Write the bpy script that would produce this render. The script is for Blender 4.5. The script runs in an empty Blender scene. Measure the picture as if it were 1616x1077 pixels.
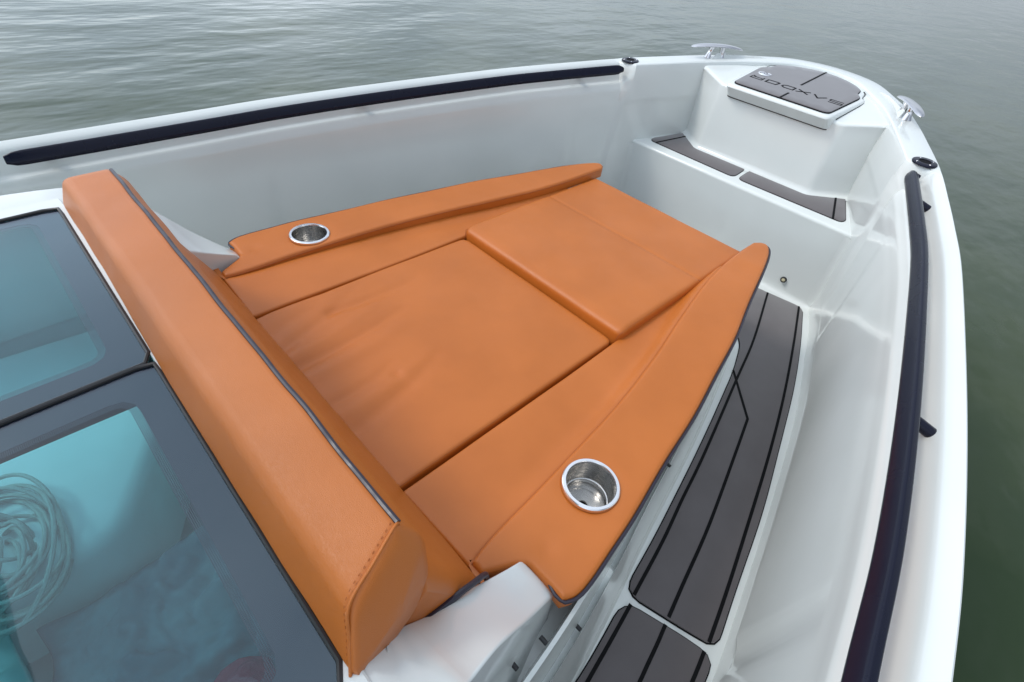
import bpy, bmesh, math, random
from mathutils import Vector, Matrix, noise
from mathutils.geometry import delaunay_2d_cdt
random.seed(4)
R = math.radians
scn = bpy.context.scene
col = scn.collection

# ------------------------------------------------------------------ camera
cd = bpy.data.cameras.new('camera')
cam = bpy.data.objects.new('camera', cd)
col.objects.link(cam)
cx, cy, cz = 0.81705, -0.59448, 0.94352
pitch, head, roll = R(42.36718), R(-39.7781), R(8.97144)
fw = Vector((math.sin(head)*math.cos(pitch), math.cos(head)*math.cos(pitch), -math.sin(pitch)))
rt = Vector((math.cos(head), -math.sin(head), 0))
up = rt.cross(fw)
rr = math.cos(roll)*rt + math.sin(roll)*up
uu = -math.sin(roll)*rt + math.cos(roll)*up
cam.matrix_world = Matrix(((rr.x, uu.x, -fw.x, cx), (rr.y, uu.y, -fw.y, cy), (rr.z, uu.z, -fw.z, cz), (0, 0, 0, 1)))
cd.sensor_width = 36.0
cd.lens = 783.544*36/1616
cd.clip_start = 0.02
cd.clip_end = 3000
scn.camera = cam

# ------------------------------------------------------------------ sky, sun, exposure
SUN_EL, SUN_AZ = R(48), R(224)          # azimuth clockwise from +Y (towards port and slightly aft)
w = bpy.data.worlds.new('World'); scn.world = w; w.use_nodes = True
nt = w.node_tree; N = nt.nodes; L = nt.links
for n in list(N): N.remove(n)
out = N.new('ShaderNodeOutputWorld'); bg = N.new('ShaderNodeBackground')
sky = N.new('ShaderNodeTexSky'); sky.sky_type = 'NISHITA'; sky.sun_disc = False
sky.sun_elevation = SUN_EL; sky.sun_rotation = SUN_AZ
sky.air_density = 1.0; sky.dust_density = 2.0; sky.ozone_density = 1.5
tc = N.new('ShaderNodeTexCoord'); mp = N.new('ShaderNodeMapping'); mp.inputs['Scale'].default_value = (1, 1, 2.2)
nz = N.new('ShaderNodeTexNoise'); nz.inputs['Scale'].default_value = 1.7; nz.inputs['Detail'].default_value = 7; nz.inputs['Roughness'].default_value = .55
cr = N.new('ShaderNodeValToRGB'); cr.color_ramp.elements[0].position = .33; cr.color_ramp.elements[1].position = .62
cr.color_ramp.elements[0].color = (.34, .34, .34, 1); cr.color_ramp.elements[1].color = (.97, .97, .97, 1)
mx = N.new('ShaderNodeMixRGB'); mx.inputs[2].default_value = (8.1, 9.1, 10.3, 1)
L.new(tc.outputs['Generated'], mp.inputs[0]); L.new(mp.outputs[0], nz.inputs[0]); L.new(nz.outputs[0], cr.inputs[0])
L.new(cr.outputs[0], mx.inputs[0]); L.new(sky.outputs[0], mx.inputs[1]); sep = N.new('ShaderNodeSeparateXYZ'); L.new(tc.outputs['Generated'], sep.inputs[0])
gr = N.new('ShaderNodeMapRange'); gr.inputs['From Min'].default_value = 0.0; gr.inputs['From Max'].default_value = .55
gr.inputs['To Min'].default_value = 1.55; gr.inputs['To Max'].default_value = 1.0; L.new(sep.outputs[2], gr.inputs[0])   # bright haze low in the sky
ml = N.new('ShaderNodeVectorMath'); ml.operation = 'SCALE'; L.new(mx.outputs[0], ml.inputs[0]); dt = N.new('ShaderNodeVectorMath'); dt.operation = 'DOT_PRODUCT'; L.new(tc.outputs['Generated'], dt.inputs[0])
dt.inputs[1].default_value = (math.sin(SUN_AZ)*math.cos(SUN_EL), math.cos(SUN_AZ)*math.cos(SUN_EL), math.sin(SUN_EL))
mr = N.new('ShaderNodeMapRange'); mr.inputs['From Min'].default_value = -.5; mr.inputs['From Max'].default_value = 1
mr.inputs['To Min'].default_value = .42; mr.inputs['To Max'].default_value = 1.9; L.new(dt.outputs['Value'], mr.inputs[0])   # cloud is brighter towards the sun
mm = N.new('ShaderNodeMath'); mm.operation = 'MULTIPLY'; L.new(gr.outputs[0], mm.inputs[0]); L.new(mr.outputs[0], mm.inputs[1]); L.new(mm.outputs[0], ml.inputs['Scale'])
L.new(ml.outputs[0], bg.inputs[0])
bg.inputs[1].default_value = 0.088
L.new(bg.outputs[0], out.inputs[0])
sd = bpy.data.lights.new('sun', 'SUN'); sd.energy = 1.3; sd.angle = R(14); sd.color = (1, .96, .9)
sun = bpy.data.objects.new('sun', sd); col.objects.link(sun)
sv = Vector((math.sin(SUN_AZ)*math.cos(SUN_EL), math.cos(SUN_AZ)*math.cos(SUN_EL), math.sin(SUN_EL)))
sun.rotation_euler = sv.to_track_quat('Z', 'Y').to_euler(); sun.location = sv*20
vs = scn.view_settings; vs.view_transform = 'Standard'; vs.look = 'None'; vs.gamma = 1; vs.exposure = 0.10

# ------------------------------------------------------------------ materials
def mat(name, color, rough=.5, metal=0, ior=1.5, coat=0, sheen=0, spec=.5):
    m = bpy.data.materials.new(name); m.use_nodes = True
    p = m.node_tree.nodes['Principled BSDF']
    p.inputs['Base Color'].default_value = (*color, 1); p.inputs['Roughness'].default_value = rough
    p.inputs['Metallic'].default_value = metal; p.inputs['IOR'].default_value = ior
    p.inputs['Coat Weight'].default_value = coat; p.inputs['Coat Roughness'].default_value = .08
    p.inputs['Sheen Weight'].default_value = sheen; p.inputs['Specular IOR Level'].default_value = spec
    return m, p, m.node_tree
def nd(t, typ, **k):
    n = t.nodes.new(typ)
    for a, b in k.items():
        if a in n.inputs: n.inputs[a].default_value = b
        else: setattr(n, a, b)
    return n
def coords(t, scale=(1, 1, 1)):
    g = nd(t, 'ShaderNodeTexCoord'); m = nd(t, 'ShaderNodeMapping'); m.inputs['Scale'].default_value = scale
    t.links.new(g.outputs['Object'], m.inputs[0]); return m.outputs[0]
def noise_n(t, co, scale, detail=4, rough=.5):
    n = nd(t, 'ShaderNodeTexNoise'); n.inputs['Scale'].default_value = scale; n.inputs['Detail'].default_value = detail
    n.inputs['Roughness'].default_value = rough; t.links.new(co, n.inputs['Vector']); return n
def vary(t, p, co, c1, c2, scale, detail=5, lo=.35, hi=.65):
    n = noise_n(t, co, scale, detail); r = nd(t, 'ShaderNodeValToRGB')
    r.color_ramp.elements[0].color = (*c1, 1); r.color_ramp.elements[1].color = (*c2, 1)
    r.color_ramp.elements[0].position = lo; r.color_ramp.elements[1].position = hi
    t.links.new(n.outputs[0], r.inputs[0]); t.links.new(r.outputs[0], p.inputs['Base Color']); return n, r
def bump(t, p, h, strength, dist, prev=None):
    b = nd(t, 'ShaderNodeBump'); b.inputs['Strength'].default_value = strength; b.inputs['Distance'].default_value = dist
    t.links.new(h, b.inputs['Height'])
    if prev is not None: t.links.new(prev, b.inputs['Normal'])
    t.links.new(b.outputs[0], p.inputs['Normal']); return b.outputs[0]
def rrough(t, p, co, scale, lo, hi, detail=5):
    n = noise_n(t, co, scale, detail); m = nd(t, 'ShaderNodeMapRange')
    m.inputs['From Min'].default_value = .3; m.inputs['From Max'].default_value = .7
    m.inputs['To Min'].default_value = lo; m.inputs['To Max'].default_value = hi
    t.links.new(n.outputs[0], m.inputs[0]); t.links.new(m.outputs[0], p.inputs['Roughness'])

GEL, p, t = mat('white_gelcoat', (.78, .83, .80), .15, coat=.3)
co = coords(t); vary(t, p, co, (.665, .698, .682), (.71, .74, .724), 2.2); rrough(t, p, co, 6, .13, .20)
n = noise_n(t, co, 1.4, 2); bump(t, p, n.outputs[0], .04, .02)
LEA, p, t = mat('tan_leather', (.60, .20, .055), .42, spec=.45)
co = coords(t); vary(t, p, co, (.465, .128, .016), (.52, .147, .022), 5, 6); rrough(t, p, co, 9, .34, .44)
vo = nd(t, 'ShaderNodeTexVoronoi'); vo.inputs['Scale'].default_value = 620; vo.feature = 'DISTANCE_TO_EDGE'; t.links.new(co, vo.inputs['Vector'])
b1 = bump(t, p, vo.outputs[0], .4, .0009)
n = noise_n(t, co, 900, 3); b2 = bump(t, p, n.outputs[0], .12, .0006, b1)
n = noise_n(t, co, 14, 4); bump(t, p, n.outputs[0], .16, .005, b2)
THR, p, t = mat('dark_tan_thread', (.38, .105, .020), .6)
PIP, p, t = mat('navy_piping', (.022, .018, .032), .42); co = coords(t); rrough(t, p, co, 40, .3, .5)
RAIL, p, t = mat('navy_rail', (.004, .005, .017), .22, spec=.28); co = coords(t); rrough(t, p, co, 8, .22, .30)
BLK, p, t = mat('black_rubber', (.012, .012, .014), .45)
EVA, p, t = mat('grey_foam_mat', (.115, .10, .108), .55, sheen=.5)
co = coords(t); vary(t, p, co, (.092, .079, .082), (.108, .094, .098), 9, 8, .3, .7)
n = noise_n(t, coords(t, (1, .25, 1)), 700, 3); bump(t, p, n.outputs[0], .25, .0008)
SCF, p, t = mat('scuffed_foam', (.072, .063, .067), .7)
CAU, p, t = mat('black_groove', (.004, .004, .005), .7, spec=.15)
STL, p, t = mat('polished_steel', (.66, .65, .67), .07, metal=1); co = coords(t); rrough(t, p, co, 30, .04, .12)
STB, p, t = mat('brushed_steel', (.50, .49, .475), .22, metal=1); co = coords(t, (1, 1, 14)); rrough(t, p, co, 60, .12, .38)
n = noise_n(t, co, 25, 3); bump(t, p, n.outputs[0], .1, .003)
RIM, p, t = mat('satin_rim', (.86, .85, .86), .2, metal=1)
CHR, p, t = mat('silver_badge', (.82, .82, .85), .25, metal=.7)
CAB, p, t = mat('cabin_white', (.55, .60, .58), .5); co = coords(t); vary(t, p, co, (.60, .66, .66), (.74, .77, .77), 4)
ROP, p, t = mat('white_rope', (.44, .45, .42), .8); co = coords(t); n = noise_n(t, co, 260, 2); bump(t, p, n.outputs[0], .7, .003)
CLO, p, t = mat('pale_cloth', (.50, .58, .56), .7); co = coords(t); vary(t, p, co, (.36, .45, .45), (.62, .68, .64), 7)
DCL, p, t = mat('blue_grey_cloth', (.16, .22, .26), .7); co = coords(t); vary(t, p, co, (.10, .15, .19), (.24, .30, .33), 6)
RED, p, t = mat('red_plastic', (.55, .06, .09), .25); co = coords(t); n = noise_n(t, co, 30, 3); bump(t, p, n.outputs[0], .6, .02)
LED, p, t = mat('lamp_lens', (.55, .50, .33), .15)

def glass_mat():
    m = bpy.data.materials.new('tinted_glass'); m.use_nodes = True; t = m.node_tree
    for n in list(t.nodes): t.nodes.remove(n)
    o = nd(t, 'ShaderNodeOutputMaterial'); tr = nd(t, 'ShaderNodeBsdfTransparent'); tr.inputs[0].default_value = (.68, .92, .945, 1)
    gl = nd(t, 'ShaderNodeBsdfGlossy'); gl.inputs['Roughness'].default_value = .012; gl.inputs[0].default_value = (.93, .95, 1, 1)
    fr = nd(t, 'ShaderNodeFresnel'); fr.inputs['IOR'].default_value = 1.54
    g = nd(t, 'ShaderNodeTexCoord'); n = nd(t, 'ShaderNodeTexNoise'); n.inputs['Scale'].default_value = 5; t.links.new(g.outputs['Object'], n.inputs['Vector'])
    b = nd(t, 'ShaderNodeBump'); b.inputs['Strength'].default_value = .12; b.inputs['Distance'].default_value = .01
    t.links.new(n.outputs[0], b.inputs['Height']); t.links.new(b.outputs[0], gl.inputs['Normal'])
    mxs = nd(t, 'ShaderNodeMixShader'); gm = nd(t, 'ShaderNodeNewGeometry'); im = nd(t, 'ShaderNodeMath', operation='SUBTRACT'); im.inputs[0].default_value = 1; t.links.new(gm.outputs['Backfacing'], im.inputs[1])
    mu = nd(t, 'ShaderNodeMath', operation='MULTIPLY'); t.links.new(fr.outputs[0], mu.inputs[0]); t.links.new(im.outputs[0], mu.inputs[1]); t.links.new(mu.outputs[0], mxs.inputs[0]); t.links.new(tr.outputs[0], mxs.inputs[1]); t.links.new(gl.outputs[0], mxs.inputs[2])
    df = nd(t, 'ShaderNodeBsdfDiffuse'); df.inputs[0].default_value = (.55, .60, .68, 1)
    dn = nd(t, 'ShaderNodeTexNoise'); dn.inputs['Scale'].default_value = 7; dn.inputs['Detail'].default_value = 7; dn.inputs['Roughness'].default_value = .62; t.links.new(g.outputs['Object'], dn.inputs['Vector'])
    dm = nd(t, 'ShaderNodeMapRange'); dm.inputs['From Min'].default_value = .35; dm.inputs['From Max'].default_value = .7; dm.inputs['To Min'].default_value = .004; dm.inputs['To Max'].default_value = .022; t.links.new(dn.outputs[0], dm.inputs[0])
    dx = nd(t, 'ShaderNodeMixShader'); t.links.new(dm.outputs[0], dx.inputs[0]); t.links.new(mxs.outputs[0], dx.inputs[1]); t.links.new(df.outputs[0], dx.inputs[2])   # thin dust and salt film
    t.links.new(dx.outputs[0], o.inputs[0]); return m
GLS = glass_mat()
FRT, p, t = mat('black_frit', (.016, .011, .030), .3)
def dot_mat():                                    # black enamel dots on clear glass, printed along the border
    m = bpy.data.materials.new('frit_dots'); m.use_nodes = True; t = m.node_tree
    p = t.nodes['Principled BSDF']; p.inputs['Base Color'].default_value = (.016, .011, .030, 1); p.inputs['Roughness'].default_value = .3
    o = [n for n in t.nodes if n.type == 'OUTPUT_MATERIAL'][0]
    co = coords(t, (420, 420, 0)); v = nd(t, 'ShaderNodeTexVoronoi'); v.inputs['Scale'].default_value = 1; v.inputs['Randomness'].default_value = 0
    t.links.new(co, v.inputs['Vector']); c = nd(t, 'ShaderNodeMath', operation='LESS_THAN'); c.inputs[1].default_value = .40
    t.links.new(v.outputs['Distance'], c.inputs[0]); tr = nd(t, 'ShaderNodeBsdfTransparent'); ms = nd(t, 'ShaderNodeMixShader')
    t.links.new(c.outputs[0], ms.inputs[0]); t.links.new(tr.outputs[0], ms.inputs[1]); t.links.new(p.outputs[0], ms.inputs[2]); t.links.new(ms.outputs[0], o.inputs[0])
    return m
DOT = dot_mat()
WAT, p, t = mat('lake_water', (.022, .036, .024), .06, ior=1.33)
co = coords(t); vary(t, p, co, (.024, .043, .017), (.044, .062, .026), .7, 4)
co1 = coords(t, (1, .42, 1)); n1 = noise_n(t, co1, 1.5, 3, .45); b1 = bump(t, p, n1.outputs[0], .42, .12)
co2 = coords(t, (1, .55, 1)); n2 = noise_n(t, co2, 4.2, 3, .45); b2 = bump(t, p, n2.outputs[0], .34, .03, b1)

# ------------------------------------------------------------------ helpers
def link_mesh(name, verts, faces, m, parent=None, smooth=True, mats=None, fmat=None):
    me = bpy.data.meshes.new(name); me.from_pydata([tuple(v) for v in verts], [], faces)
    for mm in (mats or [m]): me.materials.append(mm)
    if fmat:
        for f, k in zip(me.polygons, fmat): f.material_index = k
    bm = bmesh.new(); bm.from_mesh(me); bmesh.ops.recalc_face_normals(bm, faces=bm.faces); bm.to_mesh(me); bm.free()
    if smooth:
        me.shade_smooth()
        me.set_sharp_from_angle(angle=R(smooth if smooth is not True else 40))
    o = bpy.data.objects.new(name, me); col.objects.link(o)
    if parent is not None: attach(o, parent)
    return o
def attach(o, parent):
    o.parent = parent
    w_ = Vector((0, 0, 0)); q = parent
    while q is not None: w_ += q.location; q = q.parent
    o.location = -w_
def empty(name, loc, label, cat, group=None):
    o = bpy.data.objects.new(name, None); o.location = loc; o.empty_display_size = .1; col.objects.link(o)
    o['label'] = label; o['category'] = cat
    if group: o['group'] = group
    return o
def tag(o, label, cat, group=None):
    o['label'] = label; o['category'] = cat
    if group: o['group'] = group
def lerp(a, b, k): return a + (b-a)*k
def sst(a, b, x):
    k = max(0, min(1, (x-a)/(b-a))); return k*k*(3-2*k)
def interp(x, xs, ys):
    if x <= xs[0]: return ys[0]
    for i in range(len(xs)-1):
        if x <= xs[i+1]: return lerp(ys[i], ys[i+1], (x-xs[i])/(xs[i+1]-xs[i]))
    return ys[-1]
def catmull(P, n=8, closed=False):
    P = [Vector(p) for p in P]; o = []; m = len(P)
    for i in range(m if closed else m-1):
        if closed: a, b, c, d = P[i-1], P[i], P[(i+1) % m], P[(i+2) % m]
        else:
            b, c = P[i], P[i+1]; a = P[i-1] if i else b*2-c; d = P[i+2] if i+2 < m else c*2-b
        for k in range(n):
            s = k/n; o.append(.5*((2*b) + (c-a)*s + (2*a-5*b+4*c-d)*s*s + (3*b-a-3*c+d)*s**3))
    if not closed: o.append(P[-1].copy())
    return o
def resample(P, step, closed=False):
    Q = [Vector(p) for p in P]
    if closed: Q.append(Q[0].copy())
    L_ = [0]
    for a, b in zip(Q[:-1], Q[1:]): L_.append(L_[-1]+(b-a).length)
    n = max(2, round(L_[-1]/step)); o = []; j = 0
    for k in range(n if closed else n+1):
        s = L_[-1]*k/n
        while j < len(L_)-2 and L_[j+1] < s: j += 1
        d = L_[j+1]-L_[j]; o.append(Q[j].lerp(Q[j+1], (s-L_[j])/d if d > 1e-9 else 0))
    return o
def fillet(P, rad, n=4, closed=True):
    """round the corners of a polygon (2-D or 3-D points)"""
    P = [Vector(p) for p in P]; m = len(P); o = []
    for i in range(m):
        r = rad[i] if isinstance(rad, (list, tuple)) else rad
        if (not closed and i in (0, m-1)) or r <= 0: o.append(P[i]); continue
        a = P[i-1]-P[i]; b = P[(i+1) % m]-P[i]; la, lb = a.length, b.length
        if la < 1e-7 or lb < 1e-7: o.append(P[i]); continue
        d = min(r, .48*la, .48*lb); a = P[i]+a/la*d; b = P[i]+b/lb*d
        for k in range(n+1):
            s = k/n; o.append(a*(1-s)**2 + P[i]*2*s*(1-s) + b*s*s)
    return o
def loft(name, rows, m, parent=None, closed_rows=False, cap=False, smooth=True, loop=False):
    n = len(rows[0]); V = [v for r in rows for v in r]; F = []
    for i in range(len(rows) if loop else len(rows)-1):
        i2 = (i+1) % len(rows)
        for j in range(n if closed_rows else n-1):
            k = (j+1) % n; F.append((i*n+j, i*n+k, i2*n+k, i2*n+j))
    if cap and not loop:
        F.append(tuple(range(n))); F.append(tuple((len(rows)-1)*n+j for j in range(n)))
    return link_mesh(name, V, F, m, parent, smooth)
def tube_data(path, r, seg=8, closed=False, flat=None):
    P = [Vector(p) for p in path]; V = []; F = []; n = len(P); prev = None
    for i in range(n):
        if closed: tg = P[(i+1) % n]-P[i-1]
        else: tg = P[min(i+1, n-1)]-P[max(i-1, 0)]
        tg.normalize()
        if prev is None:
            ref = Vector((0, 0, 1)) if abs(tg.z) < .9 else Vector((1, 0, 0)); u = tg.cross(ref).normalized()
        else: u = (prev - tg*prev.dot(tg)).normalized()
        prev = u; v = tg.cross(u)
        ri = r(i/(n-1)) if callable(r) else r
        for k in range(seg):
            a = 2*math.pi*k/seg; V.append(P[i]+(u*math.cos(a)+v*math.sin(a))*ri)
    for i in range(n if closed else n-1):
        i2 = (i+1) % n
        for k in range(seg):
            k2 = (k+1) % seg; F.append((i*seg+k, i*seg+k2, i2*seg+k2, i2*seg+k))
    if not closed: F.append(tuple(range(seg))); F.append(tuple((n-1)*seg+k for k in range(seg)))
    return V, F
def tube(name, path, r, m, parent=None, seg=8, closed=False):
    V, F = tube_data(path, r, seg, closed); return link_mesh(name, V, F, m, parent)
def merge(parts):
    V, F = [], []
    for v, f in parts:
        b = len(V); V += list(v); F += [tuple(i+b for i in q) for q in f]
    return V, F
def box_data(c, s, rot=None):
    V = []
    for x in (-1, 1):
        for y in (-1, 1):
            for z in (-1, 1):
                v = Vector((x*s[0]/2, y*s[1]/2, z*s[2]/2)); v = rot @ v if rot else v; V.append(v+Vector(c))
    return V, [(0, 1, 3, 2), (4, 6, 7, 5), (0, 4, 5, 1), (2, 3, 7, 6), (0, 2, 6, 4), (1, 5, 7, 3)]
def bevel(o, w_, seg=3, ang=30):
    b = o.modifiers.new('bevel', 'BEVEL'); b.width = w_; b.segments = seg; b.limit_method = 'ANGLE'; b.angle_limit = R(ang)
    b.harden_normals = False
    return o
def lathe_data(prof, c, seg=48, axis_m=None):
    V, F = [], []; n = len(prof)
    for k in range(seg):
        a = 2*math.pi*k/seg
        for r, z in prof:
            v = Vector((r*math.cos(a), r*math.sin(a), z)); v = axis_m @ v if axis_m else v; V.append(v+Vector(c))
    for k in range(seg):
        k2 = (k+1) % seg
        for j in range(n-1): F.append((k*n+j, k2*n+j, k2*n+j+1, k*n+j+1))
    return V, F
def inside(p, poly):
    c = False; n = len(poly); j = n-1
    for i in range(n):
        a, b = poly[i], poly[j]
        if (a[1] > p[1]) != (b[1] > p[1]) and p[0] < (b[0]-a[0])*(p[1]-a[1])/(b[1]-a[1])+a[0]: c = not c
        j = i
    return c
def pdist(p, poly):
    best = 9
    n = len(poly)
    for i in range(n):
        ax, ay = poly[i][0], poly[i][1]; bx, by = poly[(i+1) % n][0]-ax, poly[(i+1) % n][1]-ay
        l = bx*bx+by*by; s = 0 if l < 1e-12 else max(0, min(1, ((p[0]-ax)*bx+(p[1]-ay)*by)/l))
        d = math.hypot(p[0]-ax-s*bx, p[1]-ay-s*by)
        if d < best: best = d
    return best
def inset(poly, d):
    n = len(poly); o = []
    area = sum(poly[i][0]*poly[(i+1) % n][1]-poly[(i+1) % n][0]*poly[i][1] for i in range(n))
    s = 1 if area > 0 else -1
    for i in range(n):
        tg = Vector((poly[(i+1) % n][0]-poly[i-1][0], poly[(i+1) % n][1]-poly[i-1][1])).normalized()
        o.append((poly[i][0]-tg.y*d*s, poly[i][1]+tg.x*d*s))
    return o
def pad(name, outline, ztop, thick, r, m, parent=None, holes=(), step=.02, rings=5, smooth=True, holedepth=.03, flat=False, under=0):
    """a soft-edged slab: rounded edge rings, an interior triangulation that follows ztop(x, y), real holes, sides and a base"""
    V, F = [], []; n = len(outline); RG = []
    side = [(x, y, ztop(x, y)-thick) for x, y in ([under(*q) for q in outline] if under else outline)]
    RG.append(side)
    for k in range(rings):
        f = math.pi/2*k/(rings-1); d = r*(1-math.cos(f)); q = inset(outline, d)
        RG.append([(x, y, ztop(x, y)-r*(1-math.sin(f))) for x, y in q])
    for rg in RG: V += [Vector(v) for v in rg]
    for i in range(len(RG)-1):
        for j in range(n):
            k = (j+1) % n; F.append((i*n+j, i*n+k, (i+1)*n+k, (i+1)*n+j))
    if not holes: F.append(tuple(range(n)))
    last = (len(RG)-1)*n
    inner = [(v[0], v[1]) for v in RG[-1]]
    pts = list(inner); idx = list(range(last, last+n)); edges = [(j, (j+1) % n) for j in range(n)]
    for h in holes:
        b = len(pts); mlen = len(h)
        for x, y in h:
            pts.append((x, y)); idx.append(len(V)); V.append(Vector((x, y, ztop(x, y))))
        edges += [(b+j, b+(j+1) % mlen) for j in range(mlen)]
        low = []
        for x, y in h: low.append(len(V)); V.append(Vector((x, y, ztop(x, y)-holedepth)))
        for j in range(mlen):
            k = (j+1) % mlen; F.append((idx[b+j], idx[b+k], low[k], low[j]))
    xs = [p_[0] for p_ in inner]; ys = [p_[1] for p_ in inner]
    if not flat:
        x = min(xs)+step*.5
        row = 0
        while x < max(xs):
            y = min(ys)+step*(.5 if row % 2 else .1)
            while y < max(ys):
                if inside((x, y), inner) and pdist((x, y), inner) > step*.5 and all(not inside((x, y), h) and pdist((x, y), h) > step*.5 for h in holes):
                    pts.append((x, y)); idx.append(len(V)); V.append(Vector((x, y, ztop(x, y))))
                y += step
            x += step*.87; row += 1
    res = delaunay_2d_cdt([Vector(q[:2]) for q in pts], edges, [], 1, 1e-6)
    nv, nf, ov = res[0], res[2], res[3]
    mp_ = {}
    for i, o_ in enumerate(ov):
        if o_: mp_[i] = idx[o_[0]]
        else: mp_[i] = len(V); V.append(Vector((nv[i].x, nv[i].y, ztop(nv[i].x, nv[i].y))))
    for f in nf:
        c = (sum(nv[i].x for i in f)/len(f), sum(nv[i].y for i in f)/len(f))
        if any(inside(c, h) for h in holes) or not inside(c, inner): continue
        F.append(tuple(mp_[i] for i in f))
    return link_mesh(name, V, F, m, parent, smooth)
def outline2(P, rad, step=.012, n=5):
    return [(v.x, v.y) for v in resample(fillet([Vector((a, b, 0)) for a, b in P], rad, n), step, True)]
def mirror(P): return [(-x, *r_) for x, *r_ in P]
def circle(c, r, n=40): return [(c[0]+r*math.cos(2*math.pi*k/n), c[1]+r*math.sin(2*math.pi*k/n)) for k in range(n)]

# ------------------------------------------------------------------ water
WZ = -.82
def make_water():
    V, F = [], []
    def g(a): return math.copysign(abs(a)**2.4, a)
    n = 120
    for i in range(n+1):
        for j in range(n+1):
            V.append((g(i/n*2-1)*900, g(j/n*2-1)*900+3, WZ))
    for i in range(n):
        for j in range(n): a = i*(n+1)+j; F.append((a, a+1, a+n+2, a+n+1))
    o = link_mesh('water', V, F, WAT); o['kind'] = 'structure'
    return o
make_water()

# ------------------------------------------------------------------ boat
BZ = -1.35
boat = empty('motorboat', (0, 0, BZ), 'pale grey-white open motorboat bow with tan sun pad, seen from above its cabin roof', 'boat')
A = [(1.40, -3.6), (1.40, -2.6), (1.375, -1.7), (1.31, -1.0), (1.242, -.595), (1.207, -.389), (1.158, -.08), (1.125, .147), (1.07, .425), (.998, .74), (.911, 1.093),
     (.848, 1.30), (.79, 1.478), (.712, 1.704), (.61, 1.938), (.535, 2.10), (.44, 2.28), (.343, 2.415), (.238, 2.54), (.13, 2.602), (0, 2.626)]
def zA(y): return -.003*y*y+.076*y+.263
full = [(x, y, 0) for x, y in A] + [(-x, y, 0) for x, y in A[-2::-1]]
path = resample(catmull(full, 10), .022)
half_n = len(path)
def flooroff(y): return interp(y, [-1, .36, .9, 1.49, 1.86, 2.6], [.115, .098, .082, .068, .052, .05])
def rail_w(y): return sst(1.728, 1.702, y)*sst(-.70, -.65, y)
def pocket(y):
    return max(sst(1.50, 1.44, y)*sst(.135, .165, y), sst(.095, .065, y)*sst(-.9, -.86, y))
rows = []
nrm = []
for i, P in enumerate(path):
    tg = (path[min(i+1, half_n-1)]-path[max(i-1, 0)]).normalized()
    nrm.append(Vector((-tg.y, tg.x, 0)))       # inward
for i, P in enumerate(path):
    y = P.y; z = zA(y); wf = rail_w(y); pk = pocket(y); fo = flooroff(y)
    S = [(.34, -1.6), (.15, -1.25), (.040, -.80), (.024, -.62), (.014, -.28), (.008, -.085), (-.006, -.075), (-.008, -.035), (.0, -.028), (.0, 0),
         (lerp(.108, .030, wf), lerp(-.002, -.016, wf)),
         (lerp(.112, .058, wf), lerp(-.035, -.085, wf)),
         (lerp(.113, .074, wf), lerp(-.06, -.088, wf)),
         (lerp(.112, .089, wf), -.118),
         (lerp(.110, .089, wf), -.16), (lerp(.105, .090, wf), -.185)]
    rd = [0, .1, .1, .05, .05, .004, .004, .004, .002, .009, .012, lerp(.01, .02, wf), lerp(.01, .008, wf), .008, .01, .012]
    Q = [Vector((a, z+b, 0)) for a, b in S]
    Q += [Vector((fo+.003+.012*pk, -.282, 0)), Vector((fo+.002, -.296, 0)), Vector((fo, -.405, 0)), Vector((fo+.02, -.405, 0))]
    rd += [.010, .006, .0, 0]
    Q = fillet(Q, rd, 3, closed=False)
    mxo = .30 + max(0, (2.0-y))*1.0            # keep the section from crossing the centre near the nose
    rows.append([Vector((P.x, P.y, 0))+nrm[i]*min(q.x, mxo)+Vector((0, 0, q.y)) for q in Q])
hull = loft('hull', rows, GEL, boat, smooth=30)

# transom closing the hull far aft, outside the picture
tv = [Vector((-1.38, -3.55, z_)) for z_ in (-1.3, .05)] + [Vector((1.38, -3.55, z_)) for z_ in (.05, -1.3)]
V, F = box_data((0, -3.56, -.65), (2.7, .06, 1.4)); bevel(link_mesh('transom', V, F, GEL, boat, False), .01)

def xin(y, m_=.055):
    ys = [q[1] for q in A]; xs = [q[0] for q in A]
    return interp(y, ys, xs)-m_
def clampx(rws):
    for r_ in rws:
        for v in r_:
            lim = max(.0, xin(v.y)); v.x = max(-lim, min(lim, v.x))
    return rws
# floor
FZ = -.40
fl = []
for i, P in enumerate(path):
    if P.y < 1.97: fl.append((P+nrm[i]*(flooroff(P.y)-.012)).to_2d())
V = []; F = []
rt_ = [q for q in fl if q.x > 0]; lf = [q for q in fl if q.x < 0][::-1]
m_ = min(len(rt_), len(lf))
for a, b in zip(rt_[:m_], lf[:m_]): V += [Vector((a.x, a.y, FZ)), Vector((b.x, b.y, FZ))]
for i in range(m_-1): F.append((2*i, 2*i+1, 2*i+3, 2*i+2))
link_mesh('cockpit_floor', V, F, GEL, boat)

# step, riser and fillets: one profile swept across the bow
prof = fillet([Vector(q) for q in [(0, 1.80, FZ+.001), (0, 1.866, FZ+.001), (0, 1.808, .018), (0, 2.0, .040), (0, 2.35, .07)]], [0, .03, .016, 0, 0], 6, closed=False)
st = []
for k in range(61):
    x = lerp(-.66, .66, k/60); st.append([Vector((x, q.y+.0, q.z)) for q in prof])
loft('bow_step', clampx(st), GEL, boat, smooth=50)
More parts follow.
